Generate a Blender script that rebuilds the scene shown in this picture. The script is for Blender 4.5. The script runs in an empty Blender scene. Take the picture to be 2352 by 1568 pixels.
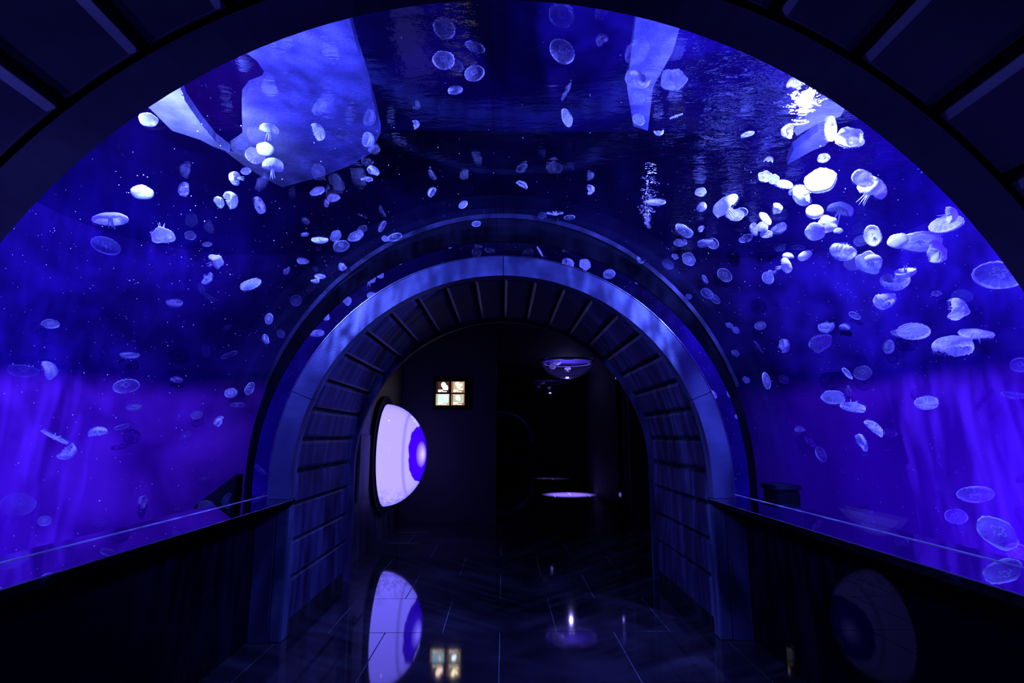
import bpy, bmesh, math, random
from mathutils import Vector, Matrix, noise
random.seed(7)
PI = math.pi
sc = bpy.context.scene
COL = sc.collection

# ------------------------------------------------------------------ camera, world, light, exposure
F = 1300.0                                   # focal length in pixels of the 2352x1568 frame
CAMZ = 1.545
PITCH = math.atan(216 / F)
YAW = math.atan(21 / F)
cd = bpy.data.cameras.new('camera')
cd.sensor_fit = 'HORIZONTAL'; cd.sensor_width = 36.0
cd.lens = F / 2352 * 36.0
cd.clip_start = 0.02; cd.clip_end = 100
cam = bpy.data.objects.new('camera', cd); COL.objects.link(cam)
cam.location = (0, 0, CAMZ)
cam.rotation_euler = (PI / 2 + PITCH, 0, -YAW)
sc.camera = cam
CAMR = cam.rotation_euler.to_matrix()

vs = sc.view_settings
sc.display_settings.display_device = 'sRGB'
vs.view_transform = 'Standard'; vs.look = 'None'; vs.gamma = 1.0
vs.use_curve_mapping = False
vs.exposure = 0.0
sc.cycles.use_denoising = True
sc.cycles.max_bounces = 7
sc.cycles.diffuse_bounces = 2
sc.cycles.glossy_bounces = 4
sc.cycles.transmission_bounces = 4
sc.cycles.transparent_max_bounces = 32
sc.cycles.sample_clamp_indirect = 4.0
sc.cycles.caustics_reflective = False
sc.cycles.caustics_refractive = False

w = bpy.data.worlds.new('world'); sc.world = w; w.use_nodes = True
w.node_tree.nodes['Background'].inputs[0].default_value = (0.02, 0.0, 0.25, 1)
w.node_tree.nodes['Background'].inputs[1].default_value = 0.01


def aim(o, loc, target):
    o.location = loc
    o.rotation_euler = (Vector(target) - Vector(loc)).to_track_quat('-Z', 'Y').to_euler()


def lamp(name, typ, loc, target, power, color, **kw):
    l = bpy.data.lights.new(name, typ)
    l.energy = power; l.color = color
    for k, v in kw.items():
        setattr(l, k, v)
    o = bpy.data.objects.new(name, l); COL.objects.link(o)
    aim(o, loc, target)
    return o


LAMP_R = Vector((2.07, 3.52, 3.44))
LAMP_L = Vector((-1.95, 2.95, 3.47))
LC = (0.105, 0.13, 1.0)
WC = (0.055, 0.004, 1.0)
LR_ = lamp('tank_lamp_right', 'POINT', LAMP_R, (2, 3, 0), 820, LC, shadow_soft_size=0.035)
LL_ = lamp('tank_lamp_left', 'POINT', LAMP_L, (-2, 3, 0), 420, LC, shadow_soft_size=0.035)
# wall washers lying on the tank floor under the ledges, and one high over the rear half
for s in (-1, 1):
    lamp('wall_washer', 'AREA', (s * 3.2, 3.0, 0.42), (s * 4.3, 3.0, 1.55), 44 if s < 0 else 58, WC,
         shape='RECTANGLE', size=3.0, size_y=0.22)
lamp('tank_lamp_rear', 'POINT', (1.57, 5.8, 3.24), (0, 0, 0), 5, LC, shadow_soft_size=0.02)
lamp('added_front_light', 'POINT', (-2.9, 2.0, 3.2), (0, 0, 0), 60, WC, shadow_soft_size=0.03)  # added light, brightens the wall and throws jellyfish shadows
lamp('added_front_light', 'POINT', (2.9, 2.0, 3.2), (0, 0, 0), 115, WC, shadow_soft_size=0.03)  # its added twin on the right, for the wall there


# ------------------------------------------------------------------ node helpers
def new_mat(name):
    m = bpy.data.materials.new(name); m.use_nodes = True
    nt = m.node_tree
    for n in list(nt.nodes):
        nt.nodes.remove(n)
    out = nt.nodes.new('ShaderNodeOutputMaterial')
    return m, nt, out


def nd(nt, typ, **kw):
    n = nt.nodes.new(typ)
    for k, v in kw.items():
        if k.startswith('i_'):
            key = k[2:]
            key = int(key) if key.isdigit() else key.replace('_', ' ')
            n.inputs[key].default_value = v
        else:
            setattr(n, k, v)
    return n


def lk(nt, a, b):
    nt.links.new(a, b)


def math_n(nt, op, a, b=None, clamp=False):
    n = nt.nodes.new('ShaderNodeMath'); n.operation = op; n.use_clamp = clamp
    for i, v in enumerate((a, b)):
        if v is None:
            continue
        if isinstance(v, (int, float)):
            n.inputs[i].default_value = v
        else:
            nt.links.new(v, n.inputs[i])
    return n.outputs[0]


def ramp(nt, src, stops):
    n = nt.nodes.new('ShaderNodeValToRGB')
    e = n.color_ramp.elements
    e[0].position, e[0].color = stops[0][0], (*stops[0][1], 1)
    e[1].position, e[1].color = stops[-1][0], (*stops[-1][1], 1)
    for p, c in stops[1:-1]:
        x = e.new(p); x.color = (*c, 1)
    nt.links.new(src, n.inputs[0])
    return n.outputs[0]


def solid(name, col, rough=0.5, metal=0.0, spec=0.5, var=0.15, scale=6.0, bump=0.0, stretch=(1, 1, 1), rvar=0.0):
    """A surface of one colour with procedural variation, roughness and fine relief."""
    m, nt, out = new_mat(name)
    b = nd(nt, 'ShaderNodeBsdfPrincipled')
    tc = nd(nt, 'ShaderNodeTexCoord'); mp = nd(nt, 'ShaderNodeMapping')
    mp.inputs['Scale'].default_value = stretch
    lk(nt, tc.outputs['Object'], mp.inputs[0])
    nz = nd(nt, 'ShaderNodeTexNoise', i_Scale=scale, i_Detail=5.0)
    lk(nt, mp.outputs[0], nz.inputs['Vector'])
    c0 = tuple(max(0, c * (1 - var)) for c in col); c1 = tuple(min(1, c * (1 + var)) for c in col)
    lk(nt, ramp(nt, nz.outputs[0], [(0.3, c0), (0.7, c1)]), b.inputs['Base Color'])
    b.inputs['Metallic'].default_value = metal
    b.inputs['Specular IOR Level'].default_value = spec
    if rvar:
        lk(nt, math_n(nt, 'ADD', math_n(nt, 'MULTIPLY', nz.outputs[0], rvar), rough), b.inputs['Roughness'])
    else:
        b.inputs['Roughness'].default_value = rough
    if bump:
        n2 = nd(nt, 'ShaderNodeTexNoise', i_Scale=scale * 9, i_Detail=4.0)
        lk(nt, mp.outputs[0], n2.inputs['Vector'])
        bp = nd(nt, 'ShaderNodeBump', i_Strength=bump, i_Distance=0.01)
        lk(nt, n2.outputs[0], bp.inputs['Height']); lk(nt, bp.outputs[0], b.inputs['Normal'])
    lk(nt, b.outputs[0], out.inputs[0])
    return m


def glow(name, col, strength):
    m, nt, out = new_mat(name)
    e = nd(nt, 'ShaderNodeEmission'); e.inputs[0].default_value = (*col, 1); e.inputs[1].default_value = strength
    lk(nt, e.outputs[0], out.inputs[0])
    return m


def clear(name, tint=(1, 1, 1), rough=0.0, ior=1.33, gain=1.0):
    """Clear acrylic or glass standing in water: clear straight through, Fresnel reflection."""
    m, nt, out = new_mat(name)
    t = nd(nt, 'ShaderNodeBsdfTransparent'); t.inputs[0].default_value = (*tint, 1)
    g = nd(nt, 'ShaderNodeBsdfGlossy'); g.inputs['Roughness'].default_value = rough
    f0 = ((ior - 1) / (ior + 1)) ** 2
    ge = nd(nt, 'ShaderNodeNewGeometry'); dp = nd(nt, 'ShaderNodeVectorMath', operation='DOT_PRODUCT')
    lk(nt, ge.outputs['Normal'], dp.inputs[0]); lk(nt, ge.outputs['Incoming'], dp.inputs[1])
    c = math_n(nt, 'SUBTRACT', 1.0, math_n(nt, 'ABSOLUTE', dp.outputs['Value']), True)
    fz = math_n(nt, 'MULTIPLY_ADD', math_n(nt, 'POWER', c, 5.0), gain * (1 - f0)); fz.node.inputs[2].default_value = f0
    mx = nd(nt, 'ShaderNodeMixShader')
    lk(nt, fz, mx.inputs[0])
    lk(nt, t.outputs[0], mx.inputs[1]); lk(nt, g.outputs[0], mx.inputs[2]); lk(nt, mx.outputs[0], out.inputs[0])
    return m


# ------------------------------------------------------------------ object helpers
def link(name, me, mat=None, parent=None, smooth=False, loc=None):
    if isinstance(me, bmesh.types.BMesh):
        bm = me
        bmesh.ops.recalc_face_normals(bm, faces=bm.faces)
        me = bpy.data.meshes.new(name); bm.to_mesh(me); bm.free()
    if mat is not None and not me.materials:
        me.materials.append(mat)
    if smooth:
        for p in me.polygons:
            p.use_smooth = True
        me.set_sharp_from_angle(angle=0.7)
    o = bpy.data.objects.new(name, me); COL.objects.link(o)
    if parent is not None:
        o.parent = parent
    if loc is not None:
        o.location = loc
    return o


def tag(o, label=None, cat=None, group=None, kind=None):
    if label: o['label'] = label
    if cat: o['category'] = cat
    if group: o['group'] = group
    if kind: o['kind'] = kind
    return o


def empty(name, loc=(0, 0, 0)):
    o = bpy.data.objects.new(name, None); COL.objects.link(o); o.location = loc
    o.empty_display_size = 0.1
    return o


def box_bm(x0, x1, y0, y1, z0, z1, bev=0.0, bm=None, seg=2):
    own = bm is None
    bm = bm or bmesh.new()
    vs_ = [bm.verts.new((x, y, z)) for z in (z0, z1) for y in (y0, y1) for x in (x0, x1)]
    idx = [(0, 2, 3, 1), (4, 5, 7, 6), (0, 1, 5, 4), (2, 6, 7, 3), (0, 4, 6, 2), (1, 3, 7, 5)]
    fs = [bm.faces.new([vs_[i] for i in f]) for f in idx]
    if bev and own:
        bmesh.ops.bevel(bm, geom=bm.edges[:], offset=bev, segments=seg, affect='EDGES')
    return bm


ZC = 1.20            # height of the arch centres
ZL = 1.05            # ledge height


def arch_pts(r, n=48, zb=ZL, a0=None, a1=None):
    """Points of a round arch of radius r with straight legs down to zb, left to right, as (x, z)."""
    if a0 is None:
        pts = [(-r, zb)] + [(-r * math.cos(PI * i / n), ZC + r * math.sin(PI * i / n)) for i in range(n + 1)] + [(r, zb)]
        return pts
    return [(r * math.sin(a0 + (a1 - a0) * i / n), ZC + r * math.cos(a0 + (a1 - a0) * i / n)) for i in range(n + 1)]


def band_bm(inner, outer, y0, y1, bev=0.0):
    """Solid swept between two point rows of the same length, from y0 to y1."""
    bm = bmesh.new()
    rows = []
    for (xi, zi), (xo, zo) in zip(inner, outer):
        rows.append([bm.verts.new((xi, y0, zi)), bm.verts.new((xo, y0, zo)), bm.verts.new((xo, y1, zo)), bm.verts.new((xi, y1, zi))])
    for a, b in zip(rows, rows[1:]):
        for k in range(4):
            bm.faces.new((a[k], a[(k + 1) % 4], b[(k + 1) % 4], b[k]))
    bm.faces.new(rows[0]); bm.faces.new(rows[-1][::-1])
    if bev:
        es = [e for e in bm.edges if len(e.link_faces) == 2 and e.calc_face_angle(0) > 1.0]
        bmesh.ops.bevel(bm, geom=es, offset=bev, segments=2, affect='EDGES')
    return bm


def plane_bm(pts):
    bm = bmesh.new(); bm.faces.new([bm.verts.new(p) for p in pts]); return bm


def ray(px, py):
    d = CAMR @ Vector(((px - 1176) / F, (784 - py) / F, -1.0))
    return d


def at_plane(px, py, axis, val):
    d = ray(px, py); o = Vector((0, 0, CAMZ))
    return o + d * ((val - o[axis]) / d[axis])


# ------------------------------------------------------------------ materials
M = {}
M['frame_metal'] = solid('frame_metal', (0.040, 0.048, 0.090), 0.4, 0.0, 0.5, 0.12, 3, 0.12, (1, 1, 6))
M['polished_edge'] = solid('polished_edge', (0.8, 0.8, 0.85), 0.2, 1.0)
M['ring_mirror'] = solid('ring_mirror', (0.62, 0.6, 0.66), 0.02, 1.0, var=0.05, scale=2)
M['panel'] = solid('panel_paint', (0.026, 0.022, 0.060), 0.5, 0.0, 0.35, 0.12, 2, 0.08)
M['panel_dark'] = solid('panel_paint_dark', (0.035, 0.025, 0.035), 0.5, 0.0, 0.35, 0.12, 2, 0.08)
M['frame_dark'] = solid('frame_dark', (0.04, 0.035, 0.045), 0.5, 0.1, 0.4, 0.1, 3)
M['joint'] = solid('joint_black', (0.012, 0.012, 0.014), 0.8, spec=0.1)
M['ledge'] = solid('ledge_glass', (0.34, 0.32, 0.42), 0.015, 1.0, var=0.05)
M['ledge_edge'] = solid('ledge_edge', (0.10, 0.10, 0.16), 0.4, 0.0)
M['seal'] = solid('seal_strip', (0.38, 0.38, 0.5), 0.5)
M['dado'] = solid('dado_gloss', (0.003, 0.002, 0.005), 0.012, 0, 0.07, 0.3, 1.5)
M['tile'] = solid('floor_tile', (0.018, 0.017, 0.020), 0.035, 0, 0.55, 0.35, 1.6, 0.0, rvar=0.02)
M['grout'] = solid('grout', (0.17, 0.17, 0.2), 0.7)
M['room'] = solid('room_paint', (0.04, 0.03, 0.036), 0.6, 0, 0.3, 0.15, 1.5)
M['black'] = solid('matt_black', (0.006, 0.006, 0.008), 0.8, spec=0.05)
M['black_gloss'] = solid('black_glass', (0.004, 0.004, 0.006), 0.02, 0, 0.6)
M['acrylic'] = clear('acrylic', (0.97, 0.97, 1.0), 0.0, 1.2, 0.6)



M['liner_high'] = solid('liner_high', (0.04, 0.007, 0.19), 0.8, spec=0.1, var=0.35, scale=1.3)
M['liner_back'] = solid('liner_back', (0.05, 0.012, 0.17), 0.8, spec=0.1, var=0.35, scale=0.8)
M['light_patch'] = solid('pale_patch', (0.42, 0.40, 0.56), 0.8, var=0.45, scale=5.0, bump=1.0)
M['flange'] = solid('flange_black', (0.003, 0.003, 0.006), 0.9, spec=0.02)
M['flange_rim'] = solid('flange_rim', (0.010, 0.010, 0.028), 0.6, 0.0, 0.2, var=0.6, scale=8)


def low_mat():
    """Violet liner of the lower tank, fading to the darker colour above along its soft upper border."""
    m, nt, out = new_mat('liner_low')
    b = nd(nt, 'ShaderNodeBsdfDiffuse'); tc = nd(nt, 'ShaderNodeTexCoord')
    sx = nd(nt, 'ShaderNodeSeparateXYZ'); lk(nt, tc.outputs['Object'], sx.inputs[0])
    n1 = nd(nt, 'ShaderNodeTexNoise', i_Scale=0.9, i_Detail=4.0); lk(nt, tc.outputs['Object'], n1.inputs['Vector'])
    mp = nd(nt, 'ShaderNodeMapping'); mp.inputs['Scale'].default_value = (1.3, 1.3, 0.35); lk(nt, tc.outputs['Object'], mp.inputs[0])
    n2 = nd(nt, 'ShaderNodeTexNoise', i_Scale=1.6, i_Detail=2.0); lk(nt, mp.outputs[0], n2.inputs['Vector'])
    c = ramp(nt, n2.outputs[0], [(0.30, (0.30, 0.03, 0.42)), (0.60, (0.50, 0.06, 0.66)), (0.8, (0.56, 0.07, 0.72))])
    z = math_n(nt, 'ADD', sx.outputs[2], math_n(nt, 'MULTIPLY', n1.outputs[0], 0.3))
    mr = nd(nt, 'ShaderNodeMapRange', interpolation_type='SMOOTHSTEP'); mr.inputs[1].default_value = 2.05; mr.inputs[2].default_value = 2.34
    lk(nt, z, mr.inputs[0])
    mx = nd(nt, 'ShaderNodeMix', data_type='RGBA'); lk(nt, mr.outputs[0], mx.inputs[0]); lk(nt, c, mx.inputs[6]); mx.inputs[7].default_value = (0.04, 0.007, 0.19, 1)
    lk(nt, mx.outputs[2], b.inputs[0]); lk(nt, b.outputs[0], out.inputs[0])
    return m


M['liner_low'] = low_mat()


def paint_rear_shade(m):
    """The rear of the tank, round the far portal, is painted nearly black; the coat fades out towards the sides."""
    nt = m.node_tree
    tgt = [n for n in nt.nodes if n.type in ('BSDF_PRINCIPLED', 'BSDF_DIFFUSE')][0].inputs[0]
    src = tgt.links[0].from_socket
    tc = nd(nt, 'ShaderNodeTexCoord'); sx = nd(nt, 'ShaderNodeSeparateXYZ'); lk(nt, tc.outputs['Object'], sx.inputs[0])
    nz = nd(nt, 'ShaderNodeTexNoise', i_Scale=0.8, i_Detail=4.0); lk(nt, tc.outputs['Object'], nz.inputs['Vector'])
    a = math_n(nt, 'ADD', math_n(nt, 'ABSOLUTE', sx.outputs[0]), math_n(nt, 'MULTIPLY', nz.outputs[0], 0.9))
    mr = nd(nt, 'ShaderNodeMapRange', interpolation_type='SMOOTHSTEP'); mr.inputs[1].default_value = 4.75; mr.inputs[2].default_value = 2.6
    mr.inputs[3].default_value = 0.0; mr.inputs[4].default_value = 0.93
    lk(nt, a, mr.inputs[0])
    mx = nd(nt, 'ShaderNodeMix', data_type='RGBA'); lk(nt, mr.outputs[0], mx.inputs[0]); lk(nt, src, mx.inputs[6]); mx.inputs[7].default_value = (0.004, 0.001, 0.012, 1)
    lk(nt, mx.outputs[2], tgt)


paint_rear_shade(M['liner_low']); paint_rear_shade(M['liner_high'])  # rear shade painted into both liner colours


def water_mat():
    m, nt, out = new_mat('water_surface')
    t = nd(nt, 'ShaderNodeBsdfTransparent'); t.inputs[0].default_value = (0.75, 0.78, 1, 1)
    g = nd(nt, 'ShaderNodeBsdfGlossy'); g.inputs['Roughness'].default_value = 0.03
    tc = nd(nt, 'ShaderNodeTexCoord'); mp = nd(nt, 'ShaderNodeMapping'); mp.inputs['Scale'].default_value = (0.8, 1.9, 1)
    lk(nt, tc.outputs['Object'], mp.inputs[0])
    n = nd(nt, 'ShaderNodeTexNoise', i_Scale=6.5, i_Detail=4.0, i_Roughness=0.55, i_Distortion=0.3)
    lk(nt, mp.outputs[0], n.inputs['Vector'])
    sx = nd(nt, 'ShaderNodeSeparateXYZ'); lk(nt, tc.outputs['Object'], sx.inputs[0])
    amp = nd(nt, 'ShaderNodeMapRange'); amp.inputs[1].default_value = 0.7; amp.inputs[2].default_value = 2.0
    amp.inputs[3].default_value = 0.03; amp.inputs[4].default_value = 0.42
    lk(nt, sx.outputs[0], amp.inputs[0])
    bp = nd(nt, 'ShaderNodeBump', i_Distance=0.12)
    lk(nt, amp.outputs[0], bp.inputs['Strength'])
    lk(nt, n.outputs[0], bp.inputs['Height']); lk(nt, bp.outputs[0], g.inputs['Normal'])
    mx = nd(nt, 'ShaderNodeMixShader'); mx.inputs[0].default_value = 0.34
    lk(nt, t.outputs[0], mx.inputs[1]); lk(nt, g.outputs[0], mx.inputs[2]); lk(nt, mx.outputs[0], out.inputs[0])
    return m


M['water'] = water_mat()


def jelly_mat(name, base, rim, col=(0.92, 0.94, 0.97), canals=0.0):
    """Thin watery tissue: clear in the middle of the bell, denser at its margin and along the radial canals."""
    m, nt, out = new_mat(name)
    tc = nd(nt, 'ShaderNodeTexCoord'); sx = nd(nt, 'ShaderNodeSeparateXYZ'); lk(nt, tc.outputs['Object'], sx.inputs[0])
    r = math_n(nt, 'SQRT', math_n(nt, 'ADD', math_n(nt, 'MULTIPLY', sx.outputs[0], sx.outputs[0]), math_n(nt, 'MULTIPLY', sx.outputs[1], sx.outputs[1])))
    mr = nd(nt, 'ShaderNodeMapRange', interpolation_type='SMOOTHSTEP')
    mr.inputs[1].default_value = 0.91; mr.inputs[2].default_value = 0.985
    mr.inputs[3].default_value = 0.0; mr.inputs[4].default_value = rim
    lk(nt, r, mr.inputs[0])
    nz = nd(nt, 'ShaderNodeTexNoise', i_Scale=2.3, i_Detail=3.0); lk(nt, tc.outputs['Object'], nz.inputs['Vector'])
    oi = nd(nt, 'ShaderNodeObjectInfo')
    nz.noise_dimensions = '4D'
    lk(nt, math_n(nt, 'MULTIPLY', oi.outputs['Random'], 40.0), nz.inputs['W'])
    body = math_n(nt, 'MULTIPLY', math_n(nt, 'MULTIPLY_ADD', nz.outputs[0], 1.6), base)
    body.node.inputs[0].links[0].from_node.inputs[2].default_value = 0.2
    a = math_n(nt, 'ADD', body, mr.outputs[0])
    if canals:
        ang = math_n(nt, 'ARCTAN2', sx.outputs[1], sx.outputs[0])
        st = math_n(nt, 'POWER', math_n(nt, 'ABSOLUTE', math_n(nt, 'COSINE', math_n(nt, 'MULTIPLY', ang, 8.0))), 14.0)
        a = math_n(nt, 'ADD', a, math_n(nt, 'MULTIPLY', math_n(nt, 'MULTIPLY', st, r), canals))
    a = math_n(nt, 'MINIMUM', a, 0.97, True)
    d = nd(nt, 'ShaderNodeBsdfDiffuse'); d.inputs[0].default_value = (*col, 1)
    tl = nd(nt, 'ShaderNodeBsdfTranslucent'); tl.inputs[0].default_value = (*col, 1)
    m1 = nd(nt, 'ShaderNodeMixShader'); m1.inputs[0].default_value = 0.5
    lk(nt, d.outputs[0], m1.inputs[1]); lk(nt, tl.outputs[0], m1.inputs[2])
    tr = nd(nt, 'ShaderNodeBsdfTransparent')
    mx = nd(nt, 'ShaderNodeMixShader'); lk(nt, a, mx.inputs[0]); lk(nt, tr.outputs[0], mx.inputs[1]); lk(nt, m1.outputs[0], mx.inputs[2])
    lk(nt, mx.outputs[0], out.inputs[0])
    return m


JB = [jelly_mat('bell_faint', 0.07, 0.12, (0.5, 0.5, 0.85)), jelly_mat('bell_clear', 0.17, 0.85, canals=0.16),
      jelly_mat('bell_milky', 0.27, 0.95, canals=0.3), jelly_mat('bell_white', 0.92, 0.95, canals=0.3)]
JO = [jelly_mat('organ_faint', 0.12, 0, (0.5, 0.5, 0.85)), jelly_mat('organ_clear', 0.9, 0), jelly_mat('organ_milky', 1.3, 0), jelly_mat('organ_white', 0.95, 0)]

# ------------------------------------------------------------------ floor
YP = 4.63            # plane of the far portal
YN = 1.563           # plane of the near portal
fl = tag(link('floor', box_bm(-4.6, 4.6, -2.5, 22.0, -0.12, -0.006), M['grout']), kind='structure')
TW, TD = 0.91, 0.95
tile_cache = {}


def tile(x0, x1, y0, y1):
    w_, d_ = round(x1 - x0 - 0.007, 4), round(y1 - y0 - 0.007, 4)
    key = (w_, d_)
    if key not in tile_cache:
        bm = box_bm(-w_ / 2, w_ / 2, -d_ / 2, d_ / 2, -0.012, 0.0, 0.0015, seg=1)
        bmesh.ops.recalc_face_normals(bm, faces=bm.faces)
        me = bpy.data.meshes.new('tile'); bm.to_mesh(me); bm.free(); me.materials.append(M['tile'])
        tile_cache[key] = me
    o = bpy.data.objects.new('tile', tile_cache[key]); COL.objects.link(o); o.parent = fl
    o.location = ((x0 + x1) / 2, (y0 + y1) / 2, random.uniform(-0.0004, 0.0004))


row = 0
y = 4.833 - TD * 6
while y < 20.5:
    off = -0.02 if row % 2 == 1 else -0.475
    wide = y > 6.4
    xa, xb = (-1.86, 3.6) if wide else (-1.72, 1.72)
    xs = [xa] + [off + TW * k for k in range(-6, 8) if xa + 0.03 < off + TW * k < xb - 0.03] + [xb]
    for a, b in zip(xs, xs[1:]):
        tile(a, b, y, y + TD)
    if not wide and y + TD < 4.9:
        tile(-1.93, -1.72, y, y + TD); tile(1.72, 1.93, y, y + TD)
    y += TD; row += 1

# ------------------------------------------------------------------ near vault (camera stands in it) and far passage
PITCHA = math.radians(8.8)
R_IN = 1.68


def panel_mesh(y0, y1, mat='panel'):
    """Slightly curved cover panel, raised on chamfered edges, for one step of the vault."""
    key = ('p', y0, y1)
    if key in tile_cache:
        return tile_cache[key]
    half = PITCHA / 2 - 0.010
    prof = [(-half, 0.035), (-half, 0.012), (-half + 0.014, 0.0)]
    prof += [(-half + 0.014 + (2 * half - 0.028) * k / 3, 0.0) for k in range(1, 3)]
    prof += [(half - 0.014, 0.0), (half, 0.012), (half, 0.035)]
    bm = bmesh.new(); rows = []
    for yy, dr in ((y0, 0.035), (y0, 0.012), (y0 + 0.022, 0.0), (y1 - 0.022, 0.0), (y1, 0.012), (y1, 0.035)):
        rows.append([bm.verts.new(((R_IN + max(dr, d)) * math.sin(a), yy, (R_IN + max(dr, d)) * math.cos(a))) for a, d in prof])
    for a, b in zip(rows, rows[1:]):
        for k in range(len(prof) - 1):
            bm.faces.new((a[k], a[k + 1], b[k + 1], b[k]))
    bmesh.ops.recalc_face_normals(bm, faces=bm.faces)
    me = bpy.data.meshes.new('panel'); bm.to_mesh(me); bm.free(); me.materials.append(M[mat])
    tile_cache[key] = me
    return me


def vault(shell, y0, y1, mat='panel'):
    me = panel_mesh(y0, y1, mat)
    for k in range(-10, 10):
        a = (k + 0.5) * PITCHA
        o = bpy.data.objects.new('panel', me); COL.objects.link(o); o.parent = shell
        o.location = (0, 0, ZC); o.rotation_euler = (0, a, 0)
    for s in (-1, 1):
        for za, zb in ((1.0, 1.255), (0.715, 1.0), (0.43, 0.715), (0.10, 0.43)):
            xa, xb = sorted((s * R_IN, s * (R_IN + 0.035)))
            o = link('panel', box_bm(xa, xb, y0, y1, za + 0.012, zb - 0.012, 0.012, seg=1), M[mat], shell)


def full_arch(r, n=40):
    return [(-r, 0.0)] + [(-r * math.cos(PI * i / n), ZC + r * math.sin(PI * i / n)) for i in range(n + 1)] + [(r, 0.0)]


near = tag(link('ceiling', band_bm(full_arch(R_IN + 0.03), full_arch(R_IN + 0.30), -2.2, YN - 0.16), M['joint'], smooth=False), kind='structure')
vault(near, -0.9, YN - 0.16, 'panel_dark')
far = tag(link('wall_passage', band_bm(full_arch(R_IN + 0.03), full_arch(R_IN + 0.22), YP + 0.12, 6.51), M['joint']), kind='structure')
vault(far, YP + 0.15, 6.42)
endc = link('end_trim', band_bm(full_arch(R_IN - 0.035), full_arch(R_IN + 0.03), 6.43, 6.51), M['panel'], far, smooth=False)


def portal(name, yf, yb, mirror):
    """Metal arch frame in four curved segments standing on two posts; yf faces the tunnel section."""
    fr = tag(link(name, band_bm(full_arch(R_IN + 0.012), full_arch(1.83), min(yf, yb) + 0.02, max(yf, yb) - 0.02), M['joint']), kind='structure')
    y0, y1 = min(yf, yb), max(yf, yb)
    edges = [math.radians(a) for a in (-96.0, -67.8, 0, 67.8, 96.0)]
    g = 0.0016
    FM = M['frame_metal'] if mirror else M['frame_dark']
    for i in range(4):
        a0, a1 = edges[i] + g, edges[i + 1] - g
        if i in (0, 3):     # the outer segments run on down to the ledge
            s = -1 if i == 0 else 1
            def leg(r):
                pts = [(s * r, ZL + 0.002), (s * r, ZC - 0.001)] + arch_pts(r, 8, a0=s * PI / 2, a1=s * (math.radians(67.8) + g))
                return pts
            link('frame_segment', band_bm(leg(R_IN), leg(1.85), y0, y1, 0.006), FM, fr)
        else:
            link('frame_segment', band_bm(arch_pts(R_IN, 26, a0=a0, a1=a1), arch_pts(1.85, 26, a0=a0, a1=a1), y0, y1, 0.006), FM, fr)
    for s in (-1, 1):
        xa, xb = sorted((s * (R_IN - 0.004), s * 1.77))
        link('post', box_bm(xa, xb, y0 - 0.012, y1, 0.0, ZL - 0.004, 0.008), FM, fr)
    if mirror:
        link('edge_strip', band_bm(arch_pts(1.8495, 64), arch_pts(1.855, 64), y0 - 0.006, y0 + 0.02), M['polished_edge'], fr)
        link('mirror_band', band_bm(arch_pts(1.856, 64), arch_pts(1.978, 64), y0 + 0.002, y0 + 0.03), M['ring_mirror'], fr)
    return fr


portal('trim_1', YN - 0.15, YN, False)
portal('trim_2', YP, YP + 0.13, True)

def oval_arch(rx, rz, n):
    return [(-rx, 0.3)] + [(-rx * math.cos(PI * i / n), ZC + rz * math.sin(PI * i / n)) for i in range(n + 1)] + [(rx, 0.3)]


# bulkhead flange that closes the tank round the far portal, with its pale rim
fg = tag(link('trim_3', band_bm(arch_pts(1.985, 64, 0.3), oval_arch(2.04, 2.19, 64), YP + 0.005, YP + 0.09), M['flange']), kind='structure')
link('rim', band_bm(oval_arch(2.038, 2.188, 64)[8:-8], oval_arch(2.068, 2.228, 64)[8:-8], YP - 0.01, YP + 0.10), M['flange_rim'], fg, smooth=False)
fg2 = tag(link('trim_4', band_bm(arch_pts(1.99, 64, 0.3), arch_pts(2.09, 64, 0.3), YN - 0.2, YN - 0.001), M['flange']), kind='structure')
bulk = tag(link('wall_bulkhead', band_bm(arch_pts(1.91, 40, 0.3), arch_pts(2.0, 40, 0.3), YP + 0.06, 6.38), M['flange']), kind='structure')

# acrylic vault
ac = tag(link('window_1', band_bm(arch_pts(1.98, 72, ZL - 0.05), arch_pts(2.04, 72, ZL - 0.05), YN - 0.01, YP + 0.03), M['acrylic'], smooth=True), kind='structure')
link('seam', box_bm(-0.055, -0.052, YN, YP, ZC + 1.9755, ZC + 1.979), M['joint'], ac)

# ledges and dado walls
for s, nm in ((-1, 'left'), (1, 'right')):
    a, b = sorted((s * 1.64, s * 2.10))
    lg = tag(link('trim_5' if s < 0 else 'trim_6', box_bm(a, b, YN - 0.02, YP + 0.02, ZL - 0.04, ZL, 0.003), M['ledge']), kind='structure')
    a, b = sorted((s * 1.6385, s * 1.6405))
    link('front_edge', box_bm(a, b, YN - 0.02, YP - 0.03, ZL - 0.004, ZL + 0.0006), M['ledge_edge'], lg)
    a, b = sorted((s * 1.972, s * 1.981))
    link('sealing_strip', box_bm(a, b, YN, YP, ZL, ZL + 0.0035), M['seal'], lg)
    a, b = sorted((s * 1.926, s * 2.15))
    wl = tag(link('wall_' + nm, box_bm(a, b, -2.2, YP + 0.1, 0, ZL - 0.04), M['dado']), kind='structure')
    a, b = sorted((s * 1.77, s * 1.926))
    link('end_cheek', box_bm(a, b, YP - 0.02, YP + 0.1, 0, ZL - 0.042, 0.004), M['panel'], wl)

# ------------------------------------------------------------------ tank shell
TX, TY0, TY1, TZ0, TZ1 = 4.2, 1.45, 6.38, 0.28, 5.2
ZW = 3.62             # water surface
ZB = 2.18             # top of the pale lower liner
CR = 1.25             # corner radius of the tank


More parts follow.
